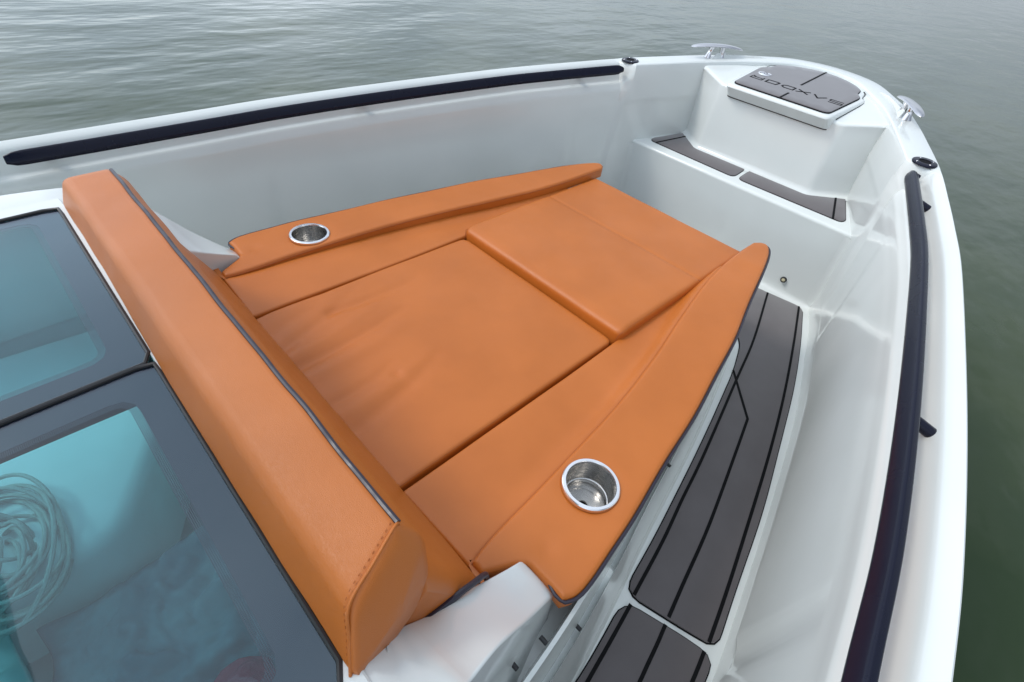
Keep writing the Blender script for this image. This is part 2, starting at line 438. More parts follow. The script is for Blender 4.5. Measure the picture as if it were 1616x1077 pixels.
# soft vertical blend between riser and side wall (both sides)
for s in (-1, 1):
    rws = []
    for k in range(13):
        z_ = lerp(FZ, .005, k/12); y_ = lerp(1.866, 1.812, k/12); xw = lerp(.598, .574, k/12)
        c0 = Vector((xw-.035, y_-.0005, z_)); c1 = Vector((xw+.003, y_, z_)); c2 = Vector((xw+.019, y_-.038, z_))
        rws.append([Vector((s*v.x, v.y, v.z)) for v in [c0*(1-u)**2+c1*2*u*(1-u)+c2*u*u for u in [j/6 for j in range(7)]]])
    loft('corner_blend', rws, GEL, boat, smooth=60)

# anchor locker block
def lt(x, y): return .362+.14*(y-2.02)+.16*max(0, abs(x)-.287)
LK_T = [(.62, 2.16), (.432, 2.050), (.285, 1.988)]
LK_B = [(.62, 2.22), (.450, 2.108), (.296, 1.990)]
top = LK_T+[(-x, y) for x, y in LK_T[::-1]]
bot = LK_B+[(-x, y) for x, y in LK_B[::-1]]
tp = fillet([Vector((x, y, 0)) for x, y in top], [0, .02, .02, .02, .02, 0], 4, closed=False)
bt = fillet([Vector((x, y, 0)) for x, y in bot], [0, .02, .02, .02, .02, 0], 4, closed=False)
bz = lambda y: .018+(y-1.808)*.115
rws = []
fl2 = [Vector((b.x*1.02, b.y-.028, bz(b.y-.028)+.001)) for b in bt]; rws.append(fl2)      # concave blend onto the step
for u in (.25, .5, .75, 1):
    rws.append([Vector((lerp(b.x*1.02, b.x, u), b.y-.028*(1-u)**1.8, bz(b.y)+.001+.028*u**1.8)) for b in bt])
for u in [.2, .4, .6, .8, .95]:
    rws.append([Vector((lerp(b.x, t_.x, u), lerp(b.y, t_.y, u), lerp(bz(b.y)+.03, lt(t_.x, t_.y), u))) for b, t_ in zip(bt, tp)])
e = .012
for u in (0, .33, .66, 1):
    f = math.pi/2*u
    rws.append([Vector((t_.x*(1-.02*u), t_.y+e*(1-math.cos(f)), lt(t_.x, t_.y)-e*(1-math.sin(f)))) for t_ in tp])
rws.append([Vector((t_.x*.98, t_.y+.05, lt(t_.x*.98, t_.y+.05))) for t_ in tp])
rws.append([Vector((t_.x*.9, 2.20+.1*(t_.y-2), lt(t_.x*.9, 2.20))) for t_ in tp])
rws.append([Vector((t_.x*.75, 2.34+.1*(t_.y-2), lt(t_.x*.75, 2.34))) for t_ in tp])
rws.append([Vector((t_.x*.42, 2.50, lt(t_.x*.42, 2.45)-.0)) for t_ in tp])
loft('anchor_locker', clampx(rws), GEL, boat, smooth=50)

# hatch lid
def lm(x, y): return .09*y+.2066
half = [(.245, 1.930), (.272, 2.27), (.244, 2.305), (.236, 2.372), (.197, 2.42), (.11, 2.482), (0, 2.508)]
lid_o = outline2([(-x, y) for x, y in half[:-1]] + half[::-1], [.028, .03, .02, .02, .03, .05, .08, .05, .03, .02, .02, .03, .028][:13], .01)
lid = pad('hatch_lid', lid_o, lambda x, y: lm(x, y)-.004, .064, .012, GEL, boat, step=.03, under=lambda x, y: (x, y+.048*sst(2.06, 1.94, y)))
gap = pad('lid_gap_shade', [(x, y+.046*sst(2.06, 1.94, y)) for x, y in inset(lid_o, .001)], lambda x, y: lm(x, y)-.066, .005, .002, BLK, lid, rings=2, flat=True)  # black strip stands in for the shadow line below the lid
gap['label'] = 'thin dark strip for the shaded gap under the hatch lid'
mh = [(.222, 1.956), (.243, 2.27), (.214, 2.312), (.209, 2.372), (.166, 2.418), (.10, 2.457), (0, 2.482)]
mo = outline2([(-x, y) for x, y in mh[:-1]] + mh[::-1], [.028, .022, .012, .02, .03, .05, .08, .05, .03, .02, .012, .022, .028][:13], .008)
pad('hatch_mat', mo, lambda x, y: lm(x, y)+.0030, .008, .0015, EVA, lid, step=.04, rings=3)
pad('hatch_mat_edge', inset(mo, -.0030), lambda x, y: lm(x, y)+.0004, .006, .0005, CAU, lid, rings=2, flat=True)
def strip_data(P, wd, zf, th=.0012):
    """a flat ribbon along a 2-D polyline, lying on zf"""
    P = [Vector((a, b, 0)) for a, b in P]; V = []; F = []
    for i, q in enumerate(P):
        if i == 0: tg = (P[1]-P[0]).normalized(); k = 1
        elif i == len(P)-1: tg = (P[-1]-P[-2]).normalized(); k = 1
        else:
            a = (P[i]-P[i-1]).normalized(); b = (P[i+1]-P[i]).normalized(); tg = (a+b).normalized(); k = 1/max(.5, tg.dot(a))
        nn = Vector((-tg.y, tg.x, 0))*wd/2*k
        for s, dz in ((-1, 0), (-1, th), (1, th), (1, 0)):
            v = q+nn*s; V.append(Vector((v.x, v.y, zf(v.x, v.y)+dz)))
    n = len(P)
    for i in range(n-1):
        for j in range(4): k = (j+1) % 4; F.append((i*4+j, i*4+k, i*4+4+k, i*4+4+j))
    F += [(0, 1, 2, 3), tuple((n-1)*4+j for j in range(4))]
    return V, F
zt = lambda x, y: lm(x, y)+.0026
V, F = merge([strip_data([(0, 2.185), (0, 2.482)], .009, zt)]); link_mesh('groove_line', V, F, CAU, lid, False)
V, F = merge([strip_data([(.008, 1.954), (.008, 2.038)], .009, zt)]); link_mesh('groove_line', V, F, CAU, lid, False)
# lettering, read from the bow: S A X D O R, letter tops towards the stern
y0, y1 = 2.125, 2.087            # baseline (fore) and cap line (aft)
def letter(x, pts, closed=False, wd=.0075):
    P = [(x-u*.056, lerp(y0, y1, v)) for u, v in pts]
    if closed: P = P+[P[0]]
    return strip_data(P, wd, lambda a, b: lm(a, b)+.0026, .0012)
LT = [letter(.223, [(1, 1), (0, 1), (0, .55), (1, .45), (1, 0), (0, 0)], wd=.0055),
      letter(.147, [(0, 0), (.5, 1), (1, 0)]),
      letter(.0735, [(0, 0), (1, 1)]), letter(.0735, [(1, 0), (0, 1)]),
      letter(.003, [(0, 0), (0, 1), (.75, 1), (1, .7), (1, .3), (.75, 0)], True),
      letter(-.074, [(0, .1), (.1, 1), (1, 1), (1, .1), (.9, 0), (.1, 0)], True),
      letter(-.151, [(0, 0), (0, 1), (1, 1), (1, .42), (.1, .42)], wd=.0055), letter(-.151, [(.62, .42), (1, 0)], wd=.0055)]
V, F = merge(LT); lo = link_mesh('lettering', V, F, CAU, lid, False)
# round swirl badge
ec = (-.182, 2.186); parts = []
parts.append(([Vector((ec[0]+.031*math.cos(a*math.pi/16), ec[1]+.031*math.sin(a*math.pi/16), zt(0, ec[1])+.003)) for a in range(32)] +
              [Vector((ec[0]+.032*math.cos(a*math.pi/16), ec[1]+.032*math.sin(a*math.pi/16), zt(0, ec[1])-.001)) for a in range(32)],
              [tuple(range(32))]+[(a, (a+1) % 32, 32+(a+1) % 32, 32+a) for a in range(32)]))
V, F = merge(parts); bd = link_mesh('badge', V, F, CHR, lid)
sw = []
for q in range(3):
    pth = []
    for k in range(14):
        a = q*2.1+k*.16; r_ = .004+.0018*k; pth.append((ec[0]+r_*math.cos(a), ec[1]+r_*math.sin(a)))
    sw.append(strip_data(pth, .0022, lambda x, y: zt(0, ec[1])+.003, .0008))
V, F = merge(sw); link_mesh('badge_swirl', V, F, PIP, lid, False)

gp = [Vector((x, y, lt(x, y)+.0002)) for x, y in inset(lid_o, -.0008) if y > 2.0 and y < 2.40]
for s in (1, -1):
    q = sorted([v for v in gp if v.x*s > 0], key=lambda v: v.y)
    tube('lid_gap_shade', q, .0024, BLK, lid, 6)  # thin black tubes imitate the shaded gap along the lid sides
# step mats
def smz(x, y): return .018+(y-1.808)*.115+.0045
sm = [(.012, 1.864), (.500, 1.874), (.512, 1.90), (.432, 2.100), (.40, 2.094), (.285, 2.018), (.012, 2.014)]
for s in (1, -1):
    P = [(s*x, y) for x, y in sm]; rd = [.03, .02, .02, .03, .02, .02, .035]
    if s == -1: P = P[::-1]; rd = rd[::-1]
    o = outline2(P, rd, .01)
    mo_ = pad('step_mat', o, smz, .005, .0015, EVA, boat, rings=3, flat=True)
    pad('mat_edge', inset(o, -.003), lambda x, y: smz(x, y)-.003, .002, .0005, CAU, mo_, rings=2, flat=True)
    V, F = strip_data([(s*.468, 1.868), (s*.392, 2.094)], .009, lambda x, y: smz(x, y)-.0003); link_mesh('groove_line', V, F, CAU, mo_, False)

# deck mats
MZ = FZ+.007
def mz(x, y): return MZ
m1 = [(.39, 1.806), (.548, 1.832), (.575, 1.815), (.676, 1.533), (.763, 1.246), (.856, .867), (.918, .613), (.970, .324), (.999, .18), (.99, .155), (.93, .136), (.794, .100), (.768, .107), (.757, .135),
      (.735, .281), (.654, .703), (.556, 1.134), (.512, 1.27), (.495, 1.315), (.44, 1.39), (.10, 1.44), (.02, 1.60), (.02, 1.76)]
m2 = [(.90, -1.3), (.805, -.111), (.780, .045), (.795, .078), (.93, .117), (.992, .130), (1.012, .115), (1.028, 0), (1.08, -.4), (1.13, -1.3)]
for s in (1, -1):
    o = [(v.x*s, v.y) for v in resample(fillet([Vector((*q, 0)) for q in m1], [.0, .02, .03, .3, .3, .3, .3, .2, .025, .02, .05, .025, .02, .02, .3, .3, .2, .04, .03, .05, .05, .05, .05], 5), .02, True)]
    if s == -1: o = o[::-1]
    k = pad('deck_mat', o, mz, .006, .0015, EVA, boat, rings=3, flat=True)
    pad('mat_edge', inset(o, -.0035), lambda x, y: MZ-.004, .002, .0005, CAU, k, rings=2, flat=True)
    zl = lambda x, y: MZ-.0003
    def sp(P): return [(v.x*s, v.y) for v in catmull([Vector((*q, 0)) for q in P], 6)]
    for P in ([(.400, 1.805), (.517, 1.40), (.585, 1.098), (.682, .662), (.722, .455), (.755, .295), (.786, .104)], [(.551, 1.828), (.654, 1.504), (.754, 1.163), (.835, .846), (.910, .511), (.955, .30), (.983, .155)]):
        V, F = strip_data(sp(P), .0095, zl); link_mesh('groove_line', V, F, CAU, k, False)
    V, F = strip_data([(s*.552, 1.134), (s*.71, .938)]+sp([(.71, .938), (.747, .78), (.822, .449), (.862, .225), (.880, .127)])[1:], .0095, lambda x, y: MZ-.0001); link_mesh('groove_line', V, F, CAU, k, False)
    o = [(v.x*s, v.y) for v in resample(fillet([Vector((*q, 0)) for q in m2], [.02, .3, .03, .03, .1, .03, .03, .3, .3, .02], 5), .02, True)]
    if s == 1: o = o
    k = pad('deck_mat', o if s == 1 else o[::-1], mz, .006, .0015, EVA, boat, rings=3, flat=True)
    pad('mat_edge', inset(o if s == 1 else o[::-1], -.0035), lambda x, y: MZ-.004, .002, .0005, CAU, k, rings=2, flat=True)
    for P in ([(.794, .078), (.819, -.097), (.87, -.5), (.93, -1.3)], [(.884, .106), (.903, -.005), (.96, -.4), (1.01, -1.3)], [(.985, .128), (1.0, .03), (1.06, -.4), (1.11, -1.3)]):
        V, F = strip_data(sp(P), .0095, zl); link_mesh('groove_line', V, F, CAU, k, False)

# sun pad base (pedestal) with its two slots a side
hb = [(.93, -2.2), (.86, -.8), (.820, -.36), (.795, -.155), (.757, .05), (.713, .25), (.622, .70), (.525, 1.09), (.475, 1.245), (.43, 1.30), (.2, 1.335), (0, 1.34)]
pp = [Vector((x, y, 0)) for x, y in hb]+[Vector((-x, y, 0)) for x, y in hb[-2::-1]]
pp = resample(catmull(pp, 8), .02)
rws = []
for i, P in enumerate(pp):
    tg = (pp[min(i+1, len(pp)-1)]-pp[max(i-1, 0)]).normalized(); nn = Vector((-tg.y, tg.x, 0))
    y = P.y; sl = max(sst(.02, .035, y)*sst(1.22, 1.18, y), sst(-.02, -.035, y)*sst(-.9, -.85, y)) if abs(P.x) > .3 else 0
    S = [(.30, -.13), (.078, -.13), (.070, -.045), (.062, -.047), (.057, -.10), (.0495, -.178), (.0485, lerp(-.184, -.212, sl)), (.0375, lerp(-.190, -.214, sl)), (.0360, -.186), (.014, -.33), (-.002, -.388), (-.010, -.4005)]
    Q = fillet([Vector((a, b, 0)) for a, b in S], 0, 3, closed=False)
    rws.append([P+nn*q.x+Vector((0, 0, q.y)) for q in Q])
loft('sun_pad_base', rws, GEL, boat, smooth=16)
for (x, y, z) in [(.750, -.15, -.185), (.655, .355, -.185), (.536, .90, -.185), (.731, -.272, -.035), (.7235, -.338, -.035)]:
    for s in (1, -1):
        cyl = lathe_data([(0, .006), (.0032, .006), (.0046, .0048), (.0046, -.010)], (s*x, y, z), 12, Matrix.Rotation(R(90)*s, 3, 'Y'))
        link_mesh('snap_stud', *cyl, BLK, boat)

# coachroof: side wings beside the backrest, flat roof with two skylight openings
def roof_z(y): return .2835+.0286*y          # gentle slope, .267 at y -.57
WP = [(-.206, -.015), (-.30, .082), (-.385, .185), (-.45, .238), (-.54, roof_z(-.54)), (-1.0, roof_z(-1.0)), (-2.4, roof_z(-2.4))]
wpr = catmull([Vector((0, *q)) for q in WP], 6)
for s in (1, -1):
    rws = []
    for q in wpr:
        xo = interp(q.y, [-2.4, -1, -.56, -.40, -.206], [.93, .83, .742, .714, .692]); xi = interp(q.y, [-2.4, -.60, -.54, -.4, -.206], [.646, .646, .607, .600, .614])
        zi = interp(q.y, [-2.4, -.58, -.545, -.435, -.206], [roof_z(-2.4), roof_z(-.58), roof_z(-.545)-.001, .130, .026])
        # lower edge drops outwards with the side wall
        S = [(xi, zi-.3), (xi, zi), (xo, q.z), (xo+.010, q.z-.16), (xo+.085, -.40)]
        Q = fillet([Vector((a, b, 0)) for a, b in S], [0, .005, .007, .03, 0], 4, closed=False)
        rws.append([Vector((s*v.x, q.y-.024*sst(-.42, -.22, q.y)*max(0, min(1, (xo-v.x)/(xo-xi))), v.y)) for v in Q])
    q = wpr[0]
    rws.insert(0, [Vector((v.x*(.992 if abs(v.x) > .65 else 1.0), q.y+.006, min(v.z, q.z-.006))) for v in rws[0]])
    rws.insert(0, [Vector((v.x*.99 if abs(v.x) > .65 else v.x, q.y+.008, min(v.z, -.3))) for v in rws[0]])
    loft('roof_side_wing', rws, GEL, boat, smooth=45, cap=True)
opn = []
opn.append(outline2([(-.637, -1.75), (.637, -1.75), (.637, -.5615), (-.637, -.5615)], .012, .03))
ro = outline2([(-.71, -2.4), (.71, -2.4), (.68, -.548), (-.68, -.548)], .005, .05)
pad('cabin_roof', ro, lambda x, y: roof_z(y)+.0015, .035, .003, GEL, boat, holes=opn, rings=2, step=.2, holedepth=.034)
# skylights
V, F = box_data((0, -1.16, .225), (.03, 1.19, .05)); link_mesh('skylight_mullion', V, F, BLK, boat, False)
for (x0, x1) in ((-.636, .0005), (-.0005, .636)):
    sgn = -1 if x0 < -.1 else 1
    oo = outline2([(x0+.003, -1.747), (x1-.003, -1.747), (x1-.003, -.5645), (x0+.003, -.5645)], .012, .03)
    pane = pad('skylight_pane', oo, lambda x, y: roof_z(y)-.001, .006, .0012, GLS, boat, rings=2, flat=True)
    if sgn < 0: xa, xb = -.600, -.052
    else: xa, xb = .057, .584
    ci = outline2([(xa, -1.70), (xb, -1.70), (xb, -.613), (xa, -.613)], .035, .02)
    cj = inset(ci, .012)
    ob = inset(oo, .002)
    fr_ = pad('frit_band', ob, lambda x, y: roof_z(y)-.0024, .0006, .0002, FRT, pane, holes=[ci], rings=2, flat=True, holedepth=.001)
    fd = pad('dotted_frit_edge', inset(ci, .0003), lambda x, y: roof_z(y)-.0026, .0002, .0001, DOT, pane, holes=[cj], rings=2, flat=True, holedepth=.0002)
    P = [Vector((x, y, roof_z(y)+.0005)) for x, y in inset(oo, -.0015)]
    tube('glass_gasket', P, .0042, BLK, pane, 8, True)
# cabin interior
V, F = [], []
ci_ = fillet([Vector((x, y, 0)) for x, y in [(-.66, -2.3), (.66, -2.3), (.66, -.50), (-.66, -.50)]], .08, 4)
rws = [[Vector((v.x, v.y, z_)) for v in ci_] for z_ in (.232, -.1, -.36)] + [[Vector((v.x*.9, (v.y+1.4)*.92-1.4, -.42)) for v in ci_], [Vector((v.x*.01, -1.4, -.42)) for v in ci_]]
loft('cabin_lining', rws, CAB, boat, True, smooth=40)
for (x0, x1) in ((-.62, .10),):
    o = outline2([(-.60, -1.9), (-.02, -1.9), (.05, -.74), (-.22, -.57), (-.60, -.57)], .06, .03)
    pad('berth_shelf', o, lambda x, y: -.04+.015*math.sin(3*x+2*y), .25, .03, CAB, boat, step=.06)

# unseen roof, posts and screen added behind the camera to shade the aft pad
o = outline2([(-.86, -1.22), (.86, -1.22), (.98, -3.3), (-.98, -3.3)], .12, .05)
ht = pad('added_shade_roof', o, lambda x, y: 1.36-.03*x*x, .07, .03, GEL, boat, step=.25)
V = []; F = []
for k in range(17):
    u = k/16*2-1
    V += [Vector((u*.72, -1.86+.10*(1-u*u), roof_z(-1.9))), Vector((u*.80, -2.35+.10*(1-u*u), 1.31))]
for k in range(16): F.append((2*k, 2*k+1, 2*k+3, 2*k+2))
ws = link_mesh('added_shade_screen', V, F, GLS, boat)
for s in (1, -1):
    tube('added_roof_post', [(s*.80, -1.80, .22), (s*.85, -1.95, .8), (s*.88, -2.1, 1.31)], .028, RAIL, boat, 12)
    tube('added_roof_post', [(s*.86, -3.0, -.2), (s*.90, -3.05, .6), (s*.92, -3.1, 1.31)], .028, RAIL, boat, 12)

# rub-through fittings: rails
def sweep(name, P, N_, S, m, parent, smooth=True):
    rws = []
    for q, nn in zip(P, N_): rws.append([q+nn*a+Vector((0, 0, b)) for a, b in S])
    return loft(name, rws, m, parent, True, True, smooth)
def station(y, s):
    """point of the outer edge at height y on side s, and its inward normal"""
    best = min((i for i in range(half_n) if path[i].x*s > 0), key=lambda i: abs(path[i].y-y))
    return path[best], nrm[best]
for s in (1, -1):
    idx = [i for i in range(half_n) if path[i].x*s > 0 and -.605 < path[i].y < 1.69]
    idx.sort(key=lambda i: path[i].y)
    S = [(.0735, -.024), (.0765, -.009), (.090, -.004), (.094, -.007), (.1065, -.031), (.103, -.043), (.080, -.044), (.0735, -.036)]
    rd = fillet([Vector((a, b, 0)) for a, b in S], .0022, 2)
    S2 = [(v.x, v.y) for v in rd]; cxx, czz = .089, -.025
    rws = []
    for k, i in enumerate(idx):
        e0 = min(k, len(idx)-1-k); sc = [.55, .93, 1][min(e0, 2)]
        q = path[i]; z = zA(q.y); outw = 0
        rws.append([q+nrm[i]*(cxx+(a-cxx)*sc)+Vector((0, 0, z+czz+(b-czz)*sc)) for a, b in S2])
    rl = loft('handrail', rws, RAIL, boat, True, True, smooth=35)
    for yy in (-.50, .47, 1.47, 1.672):
        q, nn = station(yy, s); z = zA(q.y)
        a = q+nn*.090+Vector((0, 0, z-.026)); b = q+nn*(.038)+Vector((0, 0, z-.043))
        if yy > 1.6: b = q+nn*.060+Vector((0, 0, z-.035))
        tube('rail_post', [a, a.lerp(b, .5), b], .0125, RAIL, rl, 14)

# rod / line sockets
for s in (1, -1):
    c = Vector((s*.651, 1.717, zA(1.717)+.0008)); q, nn = station(1.75, s); tilt = Matrix.Rotation(R(-3.8), 3, 'X').inverted()
    o = link_mesh('deck_socket', *lathe_data([(.0195, -.01), (.0195, .003), (.0215, .0048), (.036, .0048), (.040, .003), (.041, 0), (.041, -.002)], c, 40, tilt), RAIL, boat)
    link_mesh('bore_dark_disc', *lathe_data([(.0001, .0022), (.0190, .0022), (.0197, .0038)], c, 24, tilt), CAU, o)  # flat black disc stands in for the hole's darkness; deck is uncut
    for k in range(4):
        a = R(45+90*k); cc = c+tilt @ Vector((.030*math.cos(a), .030*math.sin(a), .0045))
        link_mesh('screw', *lathe_data([(.0001, .0012), (.0028, .001), (.0036, 0)], cc, 12, tilt), STL, o)

# cleats
for s in (1, -1):
    ctr = Vector((s*.452, 2.165, zA(2.165))); tgd = Vector((-s*.50, .866, 0)).normalized(); sd_ = Vector((tgd.y, -tgd.x, 0))
    rws = []
    for k in range(25):
        u = k/24*2-1; w_ = .022*(1-abs(u)**3)**.5*.9+.0045; h = .0065*(1-abs(u)**4)**.5+.0022
        c = ctr+tgd*u*.150+Vector((0, 0, .052-.012*abs(u)**2.2))
        rws.append([c+sd_*w_*math.cos(a)+Vector((0, 0, h*math.sin(a)*(1 if math.sin(a) > 0 else .8))) for a in [2*math.pi*j/16 for j in range(16)]])
    cl = loft('cleat', rws, STL, boat, True, True)
    for q in (-1, 1):
        rws = []
        for k in range(9):
            v = k/8; c = ctr+tgd*q*lerp(.040, .030, v)+Vector((0, 0, lerp(-.002, .048, v)))
            a_, b_ = lerp(.020, .013, math.sin(v*math.pi)), lerp(.016, .0105, math.sin(v*math.pi))
            rws.append([c+tgd*b_*math.cos(a)+sd_*a_*math.sin(a) for a in [2*math.pi*j/16 for j in range(16)]])
        loft('cleat_leg', rws, STL, cl, True, True)

# courtesy light on the riser
for s in (1, -1):
    lc = Vector((s*.425, 1.8475, -.318)); rm = Matrix.Rotation(R(90-8), 3, 'X')
    o = link_mesh('courtesy_light', *lathe_data([(.0085, .001), (.0095, .005), (.013, .0045), (.0145, .0), (.0145, -.006)], lc, 28, rm), BLK, boat)
    link_mesh('lamp_lens', *lathe_data([(.0001, .0045), (.006, .004), (.0092, .002)], lc, 20, rm), LED, o)

# cup holders (set in the deck through the side cushions)
for s in (1, -1):
    c = (s*.600, 0.0, .0285)
    o = link_mesh('cup_holder', *lathe_data([(.0530, -.002), (.0534, .0022), (.0548, .0040), (.0608, .0040), (.0628, .0022), (.0634, -.003)], c, 64), RIM, boat)
    o2 = link_mesh('cup', *lathe_data([(.0535, 0), (.053, -.010), (.0515, -.052), (.0500, -.056), (.0475, -.057), (.0465, -.060), (.0445, -.062), (.0435, -.065), (.0425, -.084), (.043, -.087), (.012, -.087), (.0095, -.090), (.0094, -.10)], c, 64), STB, o)
    link_mesh('drain_hole', *lathe_data([(.0001, -.089), (.0092, -.089)], c, 16), CAU, o)
    tube('rubber_seal', [Vector((c[0]+.0632*math.cos(a*math.pi/24), c[1]+.0632*math.sin(a*math.pi/24), c[2]-.0035)) for a in range(48)], .002, THR, o, 6, True)

# ------------------------------------------------------------------ cushions
def seam_line(P):
    """distance to a polyline"""
    P = [Vector((a, b)) for a, b in P]
    def f(x, y):
        best = 9
        for a, b in zip(P[:-1], P[1:]):
            d = b-a; s = max(0, min(1, ((x-a.x)*d.x+(y-a.y)*d.y)/d.length_squared)); best = min(best, math.hypot(x-a.x-s*d.x, y-a.y-s*d.y))
        return best
    return f
def zb(x, y):                                        # bolster top height
    return interp(y, [-.3, 0, .4, .8, 1.1, 1.33], [.010, .028, .044, .060, .070, .068])
BO = [(.712, -.215), (.724, -.19), (.725, -.15), (.715, -.07), (.703, .02), (.674, .18), (.650, .342), (.615, .513), (.577, .700), (.529, .877), (.475, 1.096), (.447, 1.20), (.424, 1.262), (.402, 1.287), (.378, 1.280)]
BI = [(.362, 1.255), (.362, 1.10), (.368, .98), (.385, .84), (.428, .62), (.463, .46), (.502, .225), (.529, -.065), (.538, -.20), (.545, -.262), (.552, -.292)]
def side_cushion(s):
    lab = ('tan side cushion on the starboard side, its steel cup holder showing the open bottom' if s > 0 else
           'tan side cushion against the far port wall, around the farther cup holder')
    root = empty('side_cushion', (s*.55, .3, -.05), lab, 'cushion', 'tan side cushions of the sun pad')
    P = [(.632, -.205), (.654, -.213)]+BO
    outer = [(v.x, v.y) for v in catmull([Vector((*q, 0)) for q in BO], 5)]
    inner = [(v.x, v.y) for v in catmull([Vector((*q, 0)) for q in BI], 5)]
    poly = outer+inner+[(.58, -.292), (.612, -.232), (.626, -.214), (.645, -.214), (.690, -.213)]
    o = [(v.x, v.y) for v in resample([Vector((*q, 0)) for q in poly], .009, True)]
    ps = [(s*x, y) for x, y in o]
    if s < 0: ps = ps[::-1]
    c = (s*.600, 0)
    def z(x, y):
        v = zb(x, y)
        d = math.hypot(x-c[0], y-c[1]); v -= .0035*math.exp(-((d-.058)/.012)**2)          # pulled down around the cup
        v -= .004*math.exp(-(((x-s*.63)/.02)**2+((y+.17)/.02)**2))                        # pinch beside the wing corner
        v += .0016*noise.noise(Vector((x*7, y*5, s*3.1)))
        return v
    b = pad('bolster', ps, z, .042, .011, LEA, root, holes=[circle(c, .0555)], step=.012, holedepth=.03)
    # piping along the outer edge
    k = [Vector((s*x, y, zb(x, y)-.0095)) for x, y in [(.650, -.200), (.694, -.2155)]+[(x_+.0035, y_) for x_, y_ in outer][:]]
    tube('piping', resample(k, .012), .0038, PIP, b, 8)
    k = [Vector((s*x, y, zb(x, y)-.030)) for x, y in [(.690, -.213)]+[(x_+.001, y_) for x_, y_ in outer]]
    # inner flat panel
    pi = [(x+.004, y) for x, y in inner]
    pan = [(q[0], q[1]) for q in pi if q[1] < 1.04]
    poly = pan+[(.62, -.296), (.345, -.305), (.341, .44), (.340, .47), (.350, 1.03)]
    o = [(v.x, v.y) for v in resample([Vector((*q, 0)) for q in poly], .012, True)]
    ps = [(s*x, y) for x, y in o]
    if s < 0: ps = ps[::-1]
    ed = seam_line([(s*x, y) for x, y in inner])
    def zp(x, y):
        v = interp(y, [-.3, .2, .6, .95], [.002, .000, .006, .016])
        e_ = ed(x, y); v += (zb(x, y)-.012-v)*math.exp(-(e_/.026)**2)*(.88 if s > 0 else .35)       # lies up against the bolster seam
        v += .0018*noise.noise(Vector((x*9, y*6, 7.7+s)))
        return v
    pn = pad('flat_panel', ps, zp, .045, .008, LEA, root, step=.012)
    sm_ = [Vector((s*(x+.0005), y, zb(x, y)-.0085)) for x, y in inner if y < 1.24]
    tube('seam', resample(sm_, .012), .0016, THR, b, 6)
    return root
side_cushion(1); side_cushion(-1)

# centre aft cushion with body wrinkles
cc_ = empty('centre_cushion', (0, .07, -.05), 'large flat tan centre cushion with soft creases, just forward of the backrest', 'cushion', 'tan centre cushions of the sun pad')
WR = [((-.179, -.31), (-.30, -.02), .016, -.0042), ((-.10, -.33), (-.135, .035), .017, -.0065), ((-.24, -.13), (-.236, .158), .016, -.0050), ((.052, -.31), (.03, -.11), .014, -.0040),
      ((.152, -.29), (.075, 0), .018, -.0045), ((.07, -.125), (.131, -.12), .014, -.004), ((-.14, -.31), (-.20, .0), .02, .0045), ((-.05, -.32), (-.08, .02), .022, .0040), ((.10, -.31), (.06, -.02), .02, .004), ((-.25, -.30), (-.33, -.1), .02, -.003)]
def zc(x, y):
    v = .004+.004*(1-(x/.33)**2)*sst(-.3, 0, y)*sst(.45, .1, y)
    for a, b, w_, h in WR:
        d = Vector((b[0]-a[0], b[1]-a[1])); s = ((x-a[0])*d.x+(y-a[1])*d.y)/d.length_squared; sc = max(0, min(1, s))
        px, py = a[0]+sc*d.x, a[1]+sc*d.y; dd = math.hypot(x-px, y-py)
        bend = .012*math.sin(sc*3.1)
        dd = math.hypot(x-px-bend, y-py)
        v += 1.5*h*math.exp(-(dd/w_)**2)*(1-.75*sc)
    v += .0020*noise.noise(Vector((x*6, y*6, 1.3)))
    v -= .004*sst(-.25, -.31, y)
    return v
o = outline2([(-.336, -.308), (.334, -.308), (.334, .440), (-.334, .440)], [.01, .01, .022, .03], .009)
cp = pad('cushion_body', o, zc, .055, .010, LEA, cc_, step=.0095)
tube('edge_seam', [Vector((x, y, zc(x, y)-.0042)) for x, y in inset(o, .0026)], .0011, THR, cp, 5, True)
# raised forward cushion
rc_ = empty('raised_cushion', (0, .83, -.05), 'raised tan cushion with a rounded edge at the forward end of the sun pad', 'cushion', 'tan centre cushions of the sun pad')
def zr(x, y):
    v = .038+.006*sst(.45, .60, y)*sst(.9, .7, y)*(1-(x/.36)**4)
    v -= .0035*math.exp(-((y-.895)/.006)**2)
    v += .0012*noise.noise(Vector((x*6, y*6, 4.3)))
    v -= .006*math.exp(-((y-.455)/.018)**2)
    return v
o = outline2([(-.349, .449), (.349, .449), (.356, .89), (.362, 1.212), (-.362, 1.212), (-.356, .89)], [.020, .020, .1, .015, .015, .1], .009)
rp = pad('cushion_body', o, zr, .085, .017, LEA, rc_, step=.0095, rings=6)
tube('crease_seam', [Vector((lerp(-.352, .352, k/40), .895, zr(lerp(-.352, .352, k/40), .895)-.0003)) for k in range(41)], .0012, THR, rp, 5)
sp_ = [Vector((x, y, zr(x, y)-.006)) for x, y in inset(o, .0055) if y > .462 and abs(x) > .33]
for s in (1, -1):
    q = sorted([v for v in sp_ if v.x*s > 0], key=lambda v: v.y)
    tube('edge_seam', [Vector((s*.337, .4425, -.03)), Vector((s*.339, .4455, .004)), Vector((s*.343, .452, .026))]+q, .0012, THR, rp, 5)

